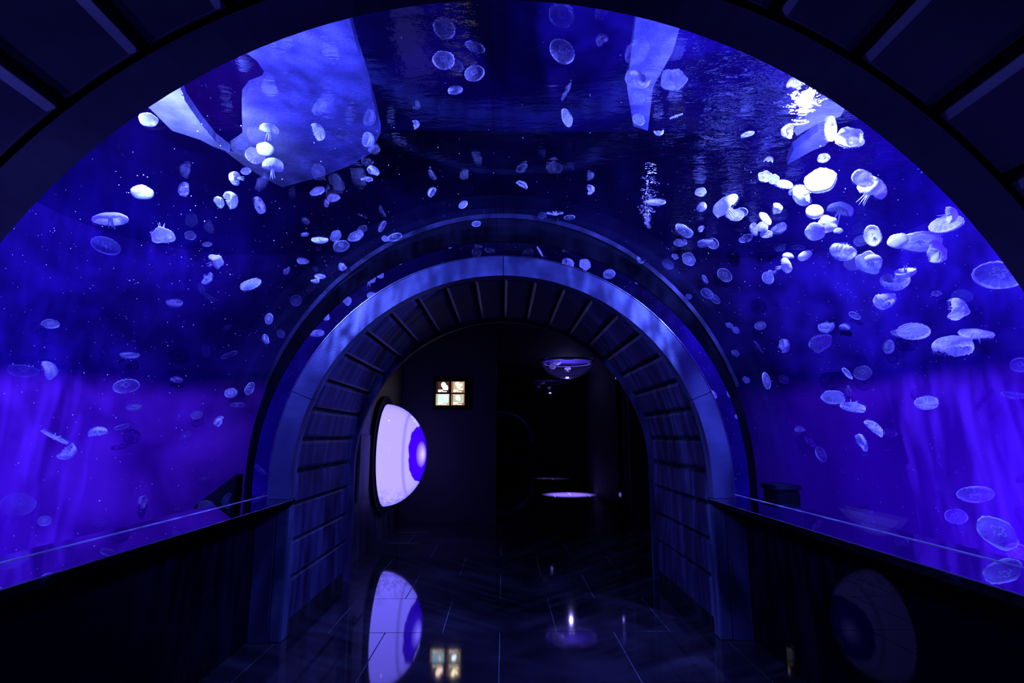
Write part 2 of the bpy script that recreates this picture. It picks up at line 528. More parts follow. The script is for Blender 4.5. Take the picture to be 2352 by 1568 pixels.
def strip_bm(path, z0, z1):
    """Upright wall of no great thickness along a plan line."""
    bm = bmesh.new(); rows = []
    for i, p in enumerate(path):
        t = (Vector(path[min(i + 1, len(path) - 1)]) - Vector(path[max(i - 1, 0)])).normalized()
        n = Vector((-t.y, t.x)) * 0.05
        rows.append([bm.verts.new((p[0] + k * n.x, p[1] + k * n.y, z)) for k, z in ((0, z0), (1, z0), (1, z1), (0, z1))])
    for a, b in zip(rows, rows[1:]):
        for k in range(4):
            bm.faces.new((a[k], a[(k + 1) % 4], b[(k + 1) % 4], b[k]))
    bm.faces.new(rows[0]); bm.faces.new(rows[-1][::-1])
    return bm


def plan(s, inset=0.0, x_end=None):
    X, Y, R = TX - inset, TY1 - inset, CR - inset
    p = [(s * X, TY0), (s * X, TY1 - CR)]
    p += [(s * (TX - CR + R * math.cos(t)), TY1 - CR + R * math.sin(t)) for t in [PI / 2 * k / 14 for k in range(1, 15)]]
    if x_end: p.append((s * x_end, Y))
    return p if s < 0 else [q for q in p]


for s, nm in ((-1, 'left'), (1, 'right')):
    q = plan(s); q = q[::-1] if s < 0 else q
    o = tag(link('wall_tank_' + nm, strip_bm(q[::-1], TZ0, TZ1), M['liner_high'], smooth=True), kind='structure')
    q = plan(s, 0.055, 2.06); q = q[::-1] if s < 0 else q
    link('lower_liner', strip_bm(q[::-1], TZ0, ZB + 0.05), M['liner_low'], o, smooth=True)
hole = arch_pts(1.95, 40, TZ0)


def fan(pts, k, ztop, xm):
    out = []
    for x, z in pts:
        out.append((max(-xm, min(xm, x * k)), min(ztop, ZC + (z - ZC) * k) if z > ZC else z))
    return out


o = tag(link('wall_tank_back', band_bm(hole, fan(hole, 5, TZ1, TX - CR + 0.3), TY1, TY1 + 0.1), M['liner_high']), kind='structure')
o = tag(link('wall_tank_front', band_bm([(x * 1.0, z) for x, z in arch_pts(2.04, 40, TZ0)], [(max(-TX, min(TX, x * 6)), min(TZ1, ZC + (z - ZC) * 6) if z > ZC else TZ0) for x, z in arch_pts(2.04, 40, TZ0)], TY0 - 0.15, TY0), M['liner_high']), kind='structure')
for s in (-1, 1):
    a, b = sorted((s * 2.06, s * TX))
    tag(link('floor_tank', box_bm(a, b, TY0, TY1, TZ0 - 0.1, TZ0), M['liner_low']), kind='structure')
bm = bmesh.new(); bmesh.ops.create_grid(bm, x_segments=60, y_segments=60, size=0.5)
for v in bm.verts:
    v.co.x *= 2 * TX; v.co.y = v.co.y * (TY1 - TY0) + (TY0 + TY1) / 2
    v.co.z = ZW + 0.012 * noise.noise(Vector((v.co.x * 1.5, v.co.y * 1.5, 0)))
water = tag(link('water_surface', bm, M['water'], smooth=True), kind='structure')
tag(link('ceiling_tank', box_bm(-TX, TX, TY0, TY1, TZ1, TZ1 + 0.1), M['liner_back']), kind='structure')


# added deck slabs over the water, shaped as light patches, lamps added below
def slab(name, pts, z, label, th=0.08):
    p = [at_plane(x, y_, 2, z) for x, y_ in pts]
    bm = bmesh.new()
    lo = [bm.verts.new(q) for q in p]; hi = [bm.verts.new(q + Vector((0, 0, th))) for q in p]
    bm.faces.new(lo); bm.faces.new(hi[::-1])
    for i in range(len(p)):
        j = (i + 1) % len(p)
        bm.faces.new((lo[i], lo[j], hi[j], hi[i]))
    bmesh.ops.triangulate(bm, faces=[f for f in bm.faces if len(f.verts) > 4])
    return tag(link(name, bm, M['light_patch']), kind='structure')


slab('light_patch_1', [(330, 240), (408, 190), (420, 215), (425, 232), (462, 285), (495, 325), (528, 350), (490, 337), (462, 322), (432, 312), (395, 300), (370, 275), (345, 250)], 4.2, '')
slab('light_patch_2', [(563, 120), (590, 140), (612, 172), (600, 195), (570, 206), (555, 226), (557, 322), (518, 348), (560, 380), (605, 408), (648, 430),
                (740, 405), (800, 382), (852, 352), (874, 305), (862, 250), (845, 190), (820, 110), (795, 10), (700, 10)], 4.25, '')
slab('light_patch_3', [(1440, 200), (1450, 120), (1462, 30), (1565, 50), (1545, 120), (1500, 200), (1488, 300), (1455, 290)], 4.25, '')
slab('light_patch_4', [(1822, 300), (1850, 268), (1885, 245), (1905, 232), (1945, 242), (1930, 268), (1900, 276), (1878, 284), (1850, 300), (1830, 312)], 4.1, '')
slab('light_patch_5', [(1808, 378), (1822, 345), (1850, 325), (1880, 300), (1905, 292), (1915, 312), (1895, 335), (1868, 345), (1840, 360)], 4.1, '')
pD = at_plane(1880, 300, 2, 4.1)
lamp('added_patch_lamp', 'SPOT', (pD.x, pD.y - 0.2, 3.70), (pD.x, pD.y, 4.1), 22, (0.22, 0.26, 1), spot_size=2.2, spot_blend=0.9, shadow_soft_size=0.05)  # added spot, brightens the patch slabs above it
pA = at_plane(430, 260, 2, 4.2); pB = at_plane(690, 220, 2, 4.25); pC = at_plane(1510, 120, 2, 4.25)
lamp('added_patch_lamp', 'SPOT', (pA.x + 0.1, pA.y - 0.25, 3.72), (pA.x, pA.y, 4.2), 90, (0.30, 0.42, 1), spot_size=2.0, spot_blend=0.6, shadow_soft_size=0.03)
lamp('added_patch_lamp', 'SPOT', (pB.x - 0.50, pB.y - 0.30, 3.74), (pB.x - 0.40, pB.y - 0.05, 4.25), 26, (0.10, 0.11, 1), spot_size=1.9, spot_blend=1.0, shadow_soft_size=0.05)
lamp('added_patch_lamp', 'SPOT', (pC.x, pC.y, 3.70), (pC.x, pC.y, 4.25), 9, (0.10, 0.11, 1), spot_size=2.2, spot_blend=0.9, shadow_soft_size=0.05)

# ------------------------------------------------------------------ added spots with a noise pattern stand in for rippled light on the portal
def rippled(l, seed, lo, hi, sc3=(30, 4, 4)):
    """Uneven light, as thrown by a lamp through moving water."""
    l.use_nodes = True; nt = l.node_tree
    em = nt.nodes['Emission']
    tc = nd(nt, 'ShaderNodeTexCoord'); mp = nd(nt, 'ShaderNodeMapping'); mp.inputs['Scale'].default_value = sc3
    mp.inputs['Location'].default_value = (seed, 0, 0)
    mp.inputs['Rotation'].default_value = (0, 0, 0.5 if seed > 5 else -0.5)
    lk(nt, tc.outputs['Normal'], mp.inputs[0])
    n = nd(nt, 'ShaderNodeTexNoise', i_Scale=1.0, i_Detail=2.0, i_Distortion=0.5); lk(nt, mp.outputs[0], n.inputs['Vector'])
    mr = nd(nt, 'ShaderNodeMapRange'); mr.inputs[1].default_value = 0.44 if lo == 0 else 0.38; mr.inputs[2].default_value = 0.72
    mr.inputs[3].default_value = lo; mr.inputs[4].default_value = hi
    lk(nt, n.outputs[0], mr.inputs[0]); lk(nt, mr.outputs[0], em.inputs[1])


def ripple(name, loc, target, power, color, size, seed):
    o = lamp(name, 'SPOT', loc, target, power, color, spot_size=size, spot_blend=0.35, shadow_soft_size=0.02)
    rippled(o.data, seed, 0.0, 4.0, (60, 9, 9))
    return o


rippled(LR_.data, 2, 0.45, 1.7, (9, 9, 9)); rippled(LL_.data, 7, 0.45, 1.7, (9, 9, 9))
ripple('added_ripple_spot', (2.3, 2.5, 3.3), (-0.5, 4.7, 2.35), 480, (0.10, 0.16, 1), 1.15, 3)
ripple('added_ripple_spot', (-2.3, 2.5, 3.3), (0.5, 4.7, 2.35), 480, (0.10, 0.16, 1), 1.15, 9)

# ------------------------------------------------------------------ the room behind
RZ = 3.57
tag(link('wall_room_left', box_bm(-2.1, -1.86, 6.51, 10.6, 0, RZ), M['room']), kind='structure')
tag(link('wall_room_middle', box_bm(-1.86, -0.12, 10.6, 10.85, 0, RZ), M['room']), kind='structure')
tag(link('wall_corridor_left', box_bm(-0.24, -0.12, 10.85, 18.3, 0, RZ), M['black_gloss']), kind='structure')
tag(link('wall_corridor_right', box_bm(2.46, 2.6, 11.2, 18.3, 0, RZ), M['black']), kind='structure')
tag(link('wall_room_right', box_bm(2.46, 3.6, 11.1, 11.2, 0, RZ), M['room']), kind='structure')
tag(link('wall_back', box_bm(-0.24, 2.6, 18.3, 18.45, 0, RZ), M['black_gloss']), kind='structure')
tag(link('wall_outer', box_bm(3.6, 3.75, 6.51, 11.2, 0, RZ), M['room']), kind='structure')
tag(link('door_frame', box_bm(2.43, 2.459, 11.9, 12.15, 0, 3.0, 0.004), M['black_gloss']), kind='structure')
o = tag(link('ceiling_room', box_bm(-2.1, 3.75, 6.52, 18.45, RZ, RZ + 0.1), M['black']), kind='structure')
fa = full_arch(R_IN, 40)
wp = [(max(-2.3, min(3.75, x * 5)), (RZ if z > ZC + 0.05 else z)) for x, z in fa]
tag(link('wall_portal', band_bm(full_arch(R_IN + 0.02), [(-2.3 if x < 0 else 3.75, 0) if i in (0, 42) else (max(-2.3, min(3.75, x * 3)), min(RZ, ZC + (z - ZC) * 3)) for i, (x, z) in enumerate(full_arch(R_IN + 0.02))], 6.512, 6.56), M['room']), kind='structure')
tag(link('wall_front', box_bm(-2.4, 2.4, -2.4, -2.2, 0, 4), M['black']), kind='structure')

# warm spotlight on the wall over the round window, added spot for the violet floor spill
lamp('wall_spotlight', 'SPOT', (-1.25, 8.35, 3.4), (-1.86, 8.6, 2.3), 9, (1, 0.78, 0.5), spot_size=1.1, spot_blend=1.0, shadow_soft_size=0.05)
lamp('dome_downlight', 'SPOT', (1.765, 15.45, 2.95), (1.765, 15.45, 0), 60000, (0.25, 0.15, 1), spot_size=0.5, spot_blend=1.0, shadow_soft_size=0.05)
lamp('window_spill', 'SPOT', (-1.25, 8.9, 1.9), (-0.75, 8.35, 0), 40, (0.25, 0.05, 1), spot_size=0.75, spot_blend=0.12, shadow_soft_size=0.02)


# round bulging window on the left wall
def dome_bm(r, h, n=48, k=14, t0=0.0):
    bm = bmesh.new(); rows = []
    for i in range(k + 1):
        t = (PI / 2) * i / k
        rr, hh = r * math.cos(t), h * math.sin(t)
        if i == k:
            rows.append([bm.verts.new((hh, 0, 0))])
        else:
            rows.append([bm.verts.new((hh, rr * math.cos(2 * PI * j / n), rr * math.sin(2 * PI * j / n))) for j in range(n)])
    for a, b in zip(rows, rows[1:]):
        for j in range(n):
            if len(b) == 1:
                bm.faces.new((a[j], a[(j + 1) % n], b[0]))
            else:
                bm.faces.new((a[j], a[(j + 1) % n], b[(j + 1) % n], b[j]))
    return bm


def ring_bm(r0, r1, x0, x1, n=64):
    """Flat ring about the X axis."""
    bm = bmesh.new(); rows = []
    for j in range(n):
        c, s = math.cos(2 * PI * j / n), math.sin(2 * PI * j / n)
        rows.append([bm.verts.new((x0, r0 * c, r0 * s)), bm.verts.new((x0, r1 * c, r1 * s)), bm.verts.new((x1, r1 * c, r1 * s)), bm.verts.new((x1, r0 * c, r0 * s))])
    for j in range(n):
        a, b = rows[j], rows[(j + 1) % n]
        for k in range(4):
            bm.faces.new((a[k], b[k], b[(k + 1) % 4], a[(k + 1) % 4]))
    return bm


def bulb_mat():
    """Backlit milky dome; the view into blue water is painted into the glow on its nose."""
    m, nt, out = new_mat('backlit_dome')
    tc = nd(nt, 'ShaderNodeTexCoord'); sx = nd(nt, 'ShaderNodeSeparateXYZ'); lk(nt, tc.outputs['Object'], sx.inputs[0])
    nz = nd(nt, 'ShaderNodeTexNoise', i_Scale=6.0, i_Detail=5.0); lk(nt, tc.outputs['Object'], nz.inputs['Vector'])
    X, Y, Z = sx.outputs
    # patch: an upright oval on the nose of the dome
    zz = math_n(nt, 'ADD', Z, -0.03)
    q = math_n(nt, 'ADD', math_n(nt, 'POWER', math_n(nt, 'ABSOLUTE', math_n(nt, 'DIVIDE', zz, 0.47)), 4.0), 0.0)
    edge = math_n(nt, 'ADD', X, math_n(nt, 'MULTIPLY', nz.outputs[0], 0.06))
    edge = math_n(nt, 'SUBTRACT', edge, math_n(nt, 'MULTIPLY', q, 0.13))
    mask = nd(nt, 'ShaderNodeMapRange'); mask.inputs[1].default_value = 0.492; mask.inputs[2].default_value = 0.506
    lk(nt, edge, mask.inputs[0])
    # glow of a lamp in the blue water, painted in
    gl = math_n(nt, 'SQRT', math_n(nt, 'ADD', math_n(nt, 'POWER', math_n(nt, 'ABSOLUTE', math_n(nt, 'ADD', Y, 0.22)), 2.0), math_n(nt, 'POWER', math_n(nt, 'ABSOLUTE', math_n(nt, 'ADD', Z, -0.01)), 2.0)))
    blue = ramp(nt, gl, [(0.0, (1.0, 0.8, 6.0)), (0.10, (0.55, 0.35, 4.0)), (0.2, (0.07, 0.0, 1.9)), (0.6, (0.02, 0.0, 0.65))])
    # milky part with a faint upright fold and scale marks low down
    fold = nd(nt, 'ShaderNodeMapRange', interpolation_type='SMOOTHSTEP'); fold.inputs[1].default_value = 0.0; fold.inputs[2].default_value = 0.035
    lk(nt, math_n(nt, 'ABSOLUTE', math_n(nt, 'ADD', X, -0.40)), fold.inputs[0])
    fo = math_n(nt, 'MULTIPLY_ADD', fold.outputs[0], 0.35); fo.node.inputs[2].default_value = 0.65
    low = nd(nt, 'ShaderNodeMapRange'); low.inputs[1].default_value = -0.45; low.inputs[2].default_value = -0.62; low.inputs[3].default_value = 0; low.inputs[4].default_value = 1
    lk(nt, Z, low.inputs[0])
    n2 = nd(nt, 'ShaderNodeTexNoise', i_Scale=11.0, i_Detail=6.0, i_Distortion=1.5); lk(nt, tc.outputs['Object'], n2.inputs['Vector'])
    sc_ = math_n(nt, 'MULTIPLY', math_n(nt, 'GREATER_THAN', n2.outputs[0], 0.53), math_n(nt, 'MULTIPLY', low.outputs[0], 0.35))
    k = math_n(nt, 'MULTIPLY', fo, math_n(nt, 'SUBTRACT', 1.0, sc_))
    milk = nd(nt, 'ShaderNodeMix', data_type='RGBA', blend_type='MULTIPLY'); milk.inputs[0].default_value = 1
    milk.inputs[6].default_value = (0.56, 0.45, 3.6, 1)
    cb = nd(nt, 'ShaderNodeCombineXYZ')
    for i in range(3):
        lk(nt, k, cb.inputs[i])
    lk(nt, cb.outputs[0], milk.inputs[7])
    mx = nd(nt, 'ShaderNodeMix', data_type='RGBA'); lk(nt, mask.outputs[0], mx.inputs[0]); lk(nt, milk.outputs[2], mx.inputs[6]); lk(nt, blue, mx.inputs[7])
    em = nd(nt, 'ShaderNodeEmission'); lk(nt, mx.outputs[2], em.inputs[0])
    gg = nd(nt, 'ShaderNodeBsdfGlossy'); gg.inputs['Roughness'].default_value = 0.03
    fr = nd(nt, 'ShaderNodeFresnel'); fr.inputs[0].default_value = 1.45
    ms = nd(nt, 'ShaderNodeMixShader'); lk(nt, fr.outputs[0], ms.inputs[0]); lk(nt, em.outputs[0], ms.inputs[1]); lk(nt, gg.outputs[0], ms.inputs[2])
    lk(nt, ms.outputs[0], out.inputs[0])
    return m


bw = tag(empty('bubble_window', (-1.86, 8.97, 1.255)), 'large round bulging window glowing lavender on the left wall', 'window')
link('dome', dome_bm(0.78, 0.66), bulb_mat(), bw, smooth=True, loc=(0.02, 0, 0))
link('rim', ring_bm(0.78, 0.90, 0.0, 0.05), M['black'], bw, smooth=False)
link('rim_lip', ring_bm(0.775, 0.79, 0.0, 0.07), M['black_gloss'], bw)

sb = tag(empty('wall_sign', (-1.86, 7.55, 0.72)), 'dark upright sign board on the wall before the round window', 'sign')
link('board', box_bm(0.03, 0.07, -0.27, 0.27, 0.0, 0.84, 0.012), M['room'], sb)
link('bracket', box_bm(0.0, 0.03, -0.2, 0.2, 0.1, 0.74, 0.004), M['black'], sb)

# ------------------------------------------------------------------ the four lit pictures on the middle wall
SX, SZ, SY = -0.96, 2.31, 10.6
disp = tag(empty('light_box', (SX, SY, SZ)), 'black light box with four small lit pictures of jellyfish', 'display')
link('frame', box_bm(-0.34, 0.36, -0.05, -0.001, -0.30, 0.30, 0.006), M['black'], disp)
warm = glow('picture_text', (1.0, 0.86, 0.74), 2.2)


def flat(parent, name, pts, y_, mat, th=0.003):
    bm = bmesh.new()
    lo = [bm.verts.new((x, y_, z)) for x, z in pts]; hi = [bm.verts.new((x, y_ - th, z)) for x, z in pts]
    bm.faces.new(lo); bm.faces.new(hi[::-1])
    for i in range(len(pts)):
        j = (i + 1) % len(pts); bm.faces.new((lo[i], lo[j], hi[j], hi[i]))
    return link(name, bm, mat, parent)


def oval(cx, cz, rx, rz, rot=0, n=20, wob=0.0, seed=0):
    out = []
    for i in range(n):
        t = 2 * PI * i / n
        k = 1 + wob * math.sin(3 * t + seed)
        x, z = rx * k * math.cos(t), rz * k * math.sin(t)
        out.append((cx + x * math.cos(rot) - z * math.sin(rot), cz + x * math.sin(rot) + z * math.cos(rot)))
    return out


def picture(cx, cz, bg, bgs, shapes, cols, margin_col, side, labels):
    s = link('picture', box_bm(cx - 0.125, cx + 0.125, -0.058, -0.05, cz - 0.105, cz + 0.105, 0.002), glow('picture_margin', margin_col, side), disp)
    s['label'] = labels
    flat(s, 'photo', [(cx - 0.085, cz - 0.045), (cx + 0.11, cz - 0.045), (cx + 0.11, cz + 0.098), (cx - 0.085, cz + 0.098)], -0.059, glow('picture_ground', bg, bgs))
    for pts, st in shapes:
        flat(s, 'jellyfish_shape', [(cx + a, cz + b) for a, b in pts], -0.062, glow('picture_shape', cols, st))
    for k, (a, b, z) in enumerate(((-0.085, 0.10, -0.052), (-0.085, 0.0, -0.066), (-0.085, -0.03, -0.084), (-0.015, 0.075, -0.084))):
        hgt = 0.0035 if k == 0 else 0.008
        flat(s, 'caption_line', [(cx + a, cz + z - hgt), (cx + b, cz + z - hgt), (cx + b, cz + z + hgt), (cx + a, cz + z + hgt)], -0.061, warm)


picture(-0.157, 0.124, (0.05, 0.018, 0.012), 1.6, [(oval(0.018, 0.035, 0.045, 0.058, 0.3), 6), (oval(0.075, 0.0, 0.022, 0.035, 0.2), 6), (oval(0.05, -0.025, 0.05, 0.02), 6)],
        (1.0, 0.72, 0.62), (0.02, 0.01, 0.01), 1, 'lit picture of a pink jellyfish on a dark ground')
picture(0.125, 0.124, (0.62, 0.55, 0.30), 1.0, [(oval(-0.01, 0.055, 0.035, 0.045, 0.2, wob=0.1), 7), (oval(0.005, 0.015, 0.028, 0.045, 0.3), 7), (oval(0.045, 0.03, 0.022, 0.045, -0.8), 7), (oval(0.06, -0.035, 0.028, 0.014), 5)],
        (1.0, 0.80, 0.50), (0.32, 0.14, 0.08), 1.0, 'lit picture of an amber jellyfish on a yellow green ground')
picture(-0.157, -0.108, (0.38, 0.72, 1.0), 1.9, [(oval(0.05, 0.055, 0.022, 0.022), 3.0), (oval(0.035, 0.02, 0.014, 0.035, 0.4), 2.6)],
        (1.0, 0.85, 0.72), (0.55, 0.45, 0.30), 1.0, 'lit picture with a bright sky blue ground')
picture(0.125, -0.108, (0.55, 0.62, 0.45), 1.0, [(oval(-0.002, 0.035, 0.038, 0.045, 0, wob=0.06), 7), (oval(0.02, 0.015, 0.03, 0.035, 0.4), 6)],
        (0.72, 0.88, 1.0), (0.30, 0.15, 0.08), 1.0, 'lit picture of a round white jellyfish on a teal ground')

# ------------------------------------------------------------------ hanging dome tank
hd = tag(empty('hanging_dome_tank', (1.765, 15.45, RZ)), 'clear half-round tank hanging from the corridor ceiling', 'aquarium')


def bowl_bm(r, h, z0=0.0, n=40, k=10):
    bm = bmesh.new(); rows = []
    for i in range(k + 1):
        t = (PI / 2) * i / k
        if i == k:
            rows.append([bm.verts.new((0, 0, z0 - h))])
        else:
            rows.append([bm.verts.new((r * math.cos(t) * math.cos(2 * PI * j / n), r * math.cos(t) * math.sin(2 * PI * j / n), z0 - h * math.sin(t))) for j in range(n)])
    for a, b in zip(rows, rows[1:]):
        for j in range(n):
            bm.faces.new((a[j], a[(j + 1) % n], b[0]) if len(b) == 1 else (a[j], a[(j + 1) % n], b[(j + 1) % n], b[j]))
    return bm


def bowl_mat():
    m, nt, out = new_mat('bowl_acrylic')
    t = nd(nt, 'ShaderNodeBsdfTransparent'); t.inputs[0].default_value = (0.8, 0.8, 1, 1)
    d = nd(nt, 'ShaderNodeBsdfTranslucent'); d.inputs[0].default_value = (0.5, 0.4, 0.9, 1)
    g = nd(nt, 'ShaderNodeBsdfGlossy'); g.inputs['Roughness'].default_value = 0.05
    m1 = nd(nt, 'ShaderNodeMixShader'); m1.inputs[0].default_value = 0.05
    lk(nt, t.outputs[0], m1.inputs[1]); lk(nt, d.outputs[0], m1.inputs[2])
    ge = nd(nt, 'ShaderNodeNewGeometry'); dp = nd(nt, 'ShaderNodeVectorMath', operation='DOT_PRODUCT')
    lk(nt, ge.outputs['Normal'], dp.inputs[0]); lk(nt, ge.outputs['Incoming'], dp.inputs[1])
    c = math_n(nt, 'POWER', math_n(nt, 'SUBTRACT', 1.0, math_n(nt, 'ABSOLUTE', dp.outputs['Value']), True), 5.0)
    fz = math_n(nt, 'MULTIPLY_ADD', c, 0.8); fz.node.inputs[2].default_value = 0.03
    m2 = nd(nt, 'ShaderNodeMixShader'); lk(nt, fz, m2.inputs[0]); lk(nt, m1.outputs[0], m2.inputs[1]); lk(nt, g.outputs[0], m2.inputs[2])
    lk(nt, m2.outputs[0], out.inputs[0])
    return m


link('bowl', bowl_bm(0.71, 0.49), bowl_mat(), hd, smooth=True)
o = link('collar', ring_bm(0.70, 0.78, 0.0, 0.05), M['black'], hd, loc=(0, 0, 0.02)); o.rotation_euler = (0, PI / 2, 0)
o = link('water_line', ring_bm(0.60, 0.635, 0.0, 0.012), solid('waterline_plastic', (0.5, 0.45, 0.8), 0.5), hd, loc=(0, 0, -0.075)); o.rotation_euler = (0, PI / 2, 0)
bm = bmesh.new(); bmesh.ops.create_cone(bm, cap_ends=True, segments=20, radius1=0.03, radius2=0.036, depth=0.02)
link('lamp_lens', bm, glow('lens_light', (0.34, 0.28, 1.0), 600), hd, loc=(0, 0, -0.455))
link('liner', box_bm(-0.66, 0.66, -0.66, 0.66, -0.012, -0.002, 0.004), solid('bowl_liner', (0.10, 0.05, 0.4), 0.6), hd)



# ------------------------------------------------------------------ jellyfish
def bell_mesh(seed, H, folds, n=36):
    rnd = random.Random(seed)
    prof = []
    K = 9
    for i in range(K + 1):                       # outer side, crown to margin
        t = (PI / 2) * i / K
        prof.append((math.sin(t) ** 0.92, H * math.cos(t) ** 0.9 if i < K else 0.0))
    prof += [(0.975, -0.05), (0.90, -0.035), (0.74, H * 0.26), (0.48, H * 0.42), (0.2, H * 0.5)]
    ph = [rnd.uniform(0, 6.28) for _ in range(4)]
    bm = bmesh.new(); rows = []
    for i, (r, z) in enumerate(prof):
        if i == 0:
            rows.append([bm.verts.new((0, 0, z))]); continue
        rr = []
        for j in range(n):
            a = 2 * PI * j / n
            k = r * r
            dr = 1 + k * (0.05 * math.sin(2 * a + ph[0]) + folds * 0.07 * math.sin(5 * a + ph[1]) + 0.018 * math.cos(16 * a) * k ** 3)
            dz = k * (folds * 0.16 * math.sin(2 * a + ph[2]) + folds * 0.07 * math.sin(5 * a + ph[3]) + 0.05 * math.cos(16 * a) * k ** 4)
            rr.append(bm.verts.new((r * dr * math.cos(a), r * dr * math.sin(a), z + dz)))
        rows.append(rr)
    rows.append([bm.verts.new((0, 0, H * 0.52))])
    for a, b in zip(rows, rows[1:]):
        for j in range(n):
            j2 = (j + 1) % n
            if len(a) == 1:
                bm.faces.new((a[0], b[j], b[j2]))
            elif len(b) == 1:
                bm.faces.new((a[j], b[0], a[j2]))
            else:
                bm.faces.new((a[j], b[j], b[j2], a[j2]))
    return bm


def tube(bm, pts, radii, n=6):
    rings = []
    for i, p in enumerate(pts):
        d = (pts[min(i + 1, len(pts) - 1)] - pts[max(i - 1, 0)]).normalized()
        u = d.orthogonal().normalized(); v = d.cross(u)
        rings.append([bm.verts.new(p + (u * math.cos(2 * PI * k / n) + v * math.sin(2 * PI * k / n)) * radii[i]) for k in range(n)])
    for a, b in zip(rings, rings[1:]):
        for k in range(n):
            bm.faces.new((a[k], a[(k + 1) % n], b[(k + 1) % n], b[k]))
    bm.faces.new(rings[0]); bm.faces.new(rings[-1][::-1])


def gonad_mesh(q, H):
    """One horseshoe-shaped ring, a quarter turn apart from its neighbours."""
    bm = bmesh.new(); a0 = q * PI / 2 + 0.4
    c = Vector((0.24 * math.cos(a0), 0.24 * math.sin(a0), H * 0.64))
    pts = []
    for i in range(12):
        t = a0 + PI + 0.55 + (2 * PI - 1.1) * i / 11
        pts.append(c + Vector((0.125 * math.cos(t), 0.125 * math.sin(t), 0)))
    tube(bm, pts, [0.036] * 12, 6)
    return bm


def arms_mesh(seed, H, L):
    rnd = random.Random(seed); bm = bmesh.new()
    for q in range(4):
        a0 = q * PI / 2 + rnd.uniform(-0.3, 0.3); bend = rnd.uniform(-0.4, 0.4)
        pts = [Vector(((0.06 + 0.24 * t ** 1.3) * math.cos(a0 + bend * t * 2), (0.06 + 0.24 * t ** 1.3) * math.sin(a0 + bend * t * 2), H * 0.48 - L * t + 0.03 * math.sin(9 * t + q))) for t in [i / 7 for i in range(8)]]
        tube(bm, pts, [0.055, 0.06, 0.055, 0.05, 0.045, 0.035, 0.025, 0.01], 6)
    return bm


def fringe_mesh(seed, n=60):
    rnd = random.Random(seed); bm = bmesh.new()
    for i in range(n):
        a = 2 * PI * i / n; l = rnd.uniform(0.06, 0.17); o_ = rnd.uniform(-0.04, 0.05)
        c, s = math.cos(a), math.sin(a); w_ = 0.006
        p0 = Vector((0.97 * c, 0.97 * s, -0.03)); t = Vector((-s, c, 0)) * w_
        p1 = Vector(((0.99 + o_) * c, (0.99 + o_) * s, -0.03 - l))
        v = [bm.verts.new(p0 - t), bm.verts.new(p0 + t), bm.verts.new(p0 - Vector((c, s, 0)) * 0.01), bm.verts.new(p1)]
        bm.faces.new((v[0], v[1], v[3])); bm.faces.new((v[1], v[2], v[3])); bm.faces.new((v[2], v[0], v[3]))
    return bm


def to_mesh(name, bm, smooth=True):
    bmesh.ops.recalc_face_normals(bm, faces=bm.faces)
    me = bpy.data.meshes.new(name); bm.to_mesh(me); bm.free()
    me.materials.append(JB[0])
    if smooth:
        for p in me.polygons:
            p.use_smooth = True
    return me


H0 = 0.5
BELLS = [to_mesh('bell', bell_mesh(s, H0, f)) for s, f in ((1, 0.1), (2, 0.5), (3, 1.0), (4, 0.3))]
BSMALL = [to_mesh('small_bell', bell_mesh(s, H0, f, 20)) for s, f in ((5, 0.2), (6, 0.8))]
GON = [to_mesh('gonad', gonad_mesh(q, H0)) for q in range(4)]
ARMS = [to_mesh('oral_arms', arms_mesh(s, H0, l)) for s, l in ((1, 0.55), (2, 0.75), (3, 1.25))]
FRG = [to_mesh('tentacle_fringe', fringe_mesh(s), False) for s in (1, 2)]


def part(name, me, mat, parent=None):
    o = bpy.data.objects.new(name, me); COL.objects.link(o)
    if parent is not None:
        o.parent = parent
    o.material_slots[0].link = 'OBJECT'; o.material_slots[0].material = mat
    return o


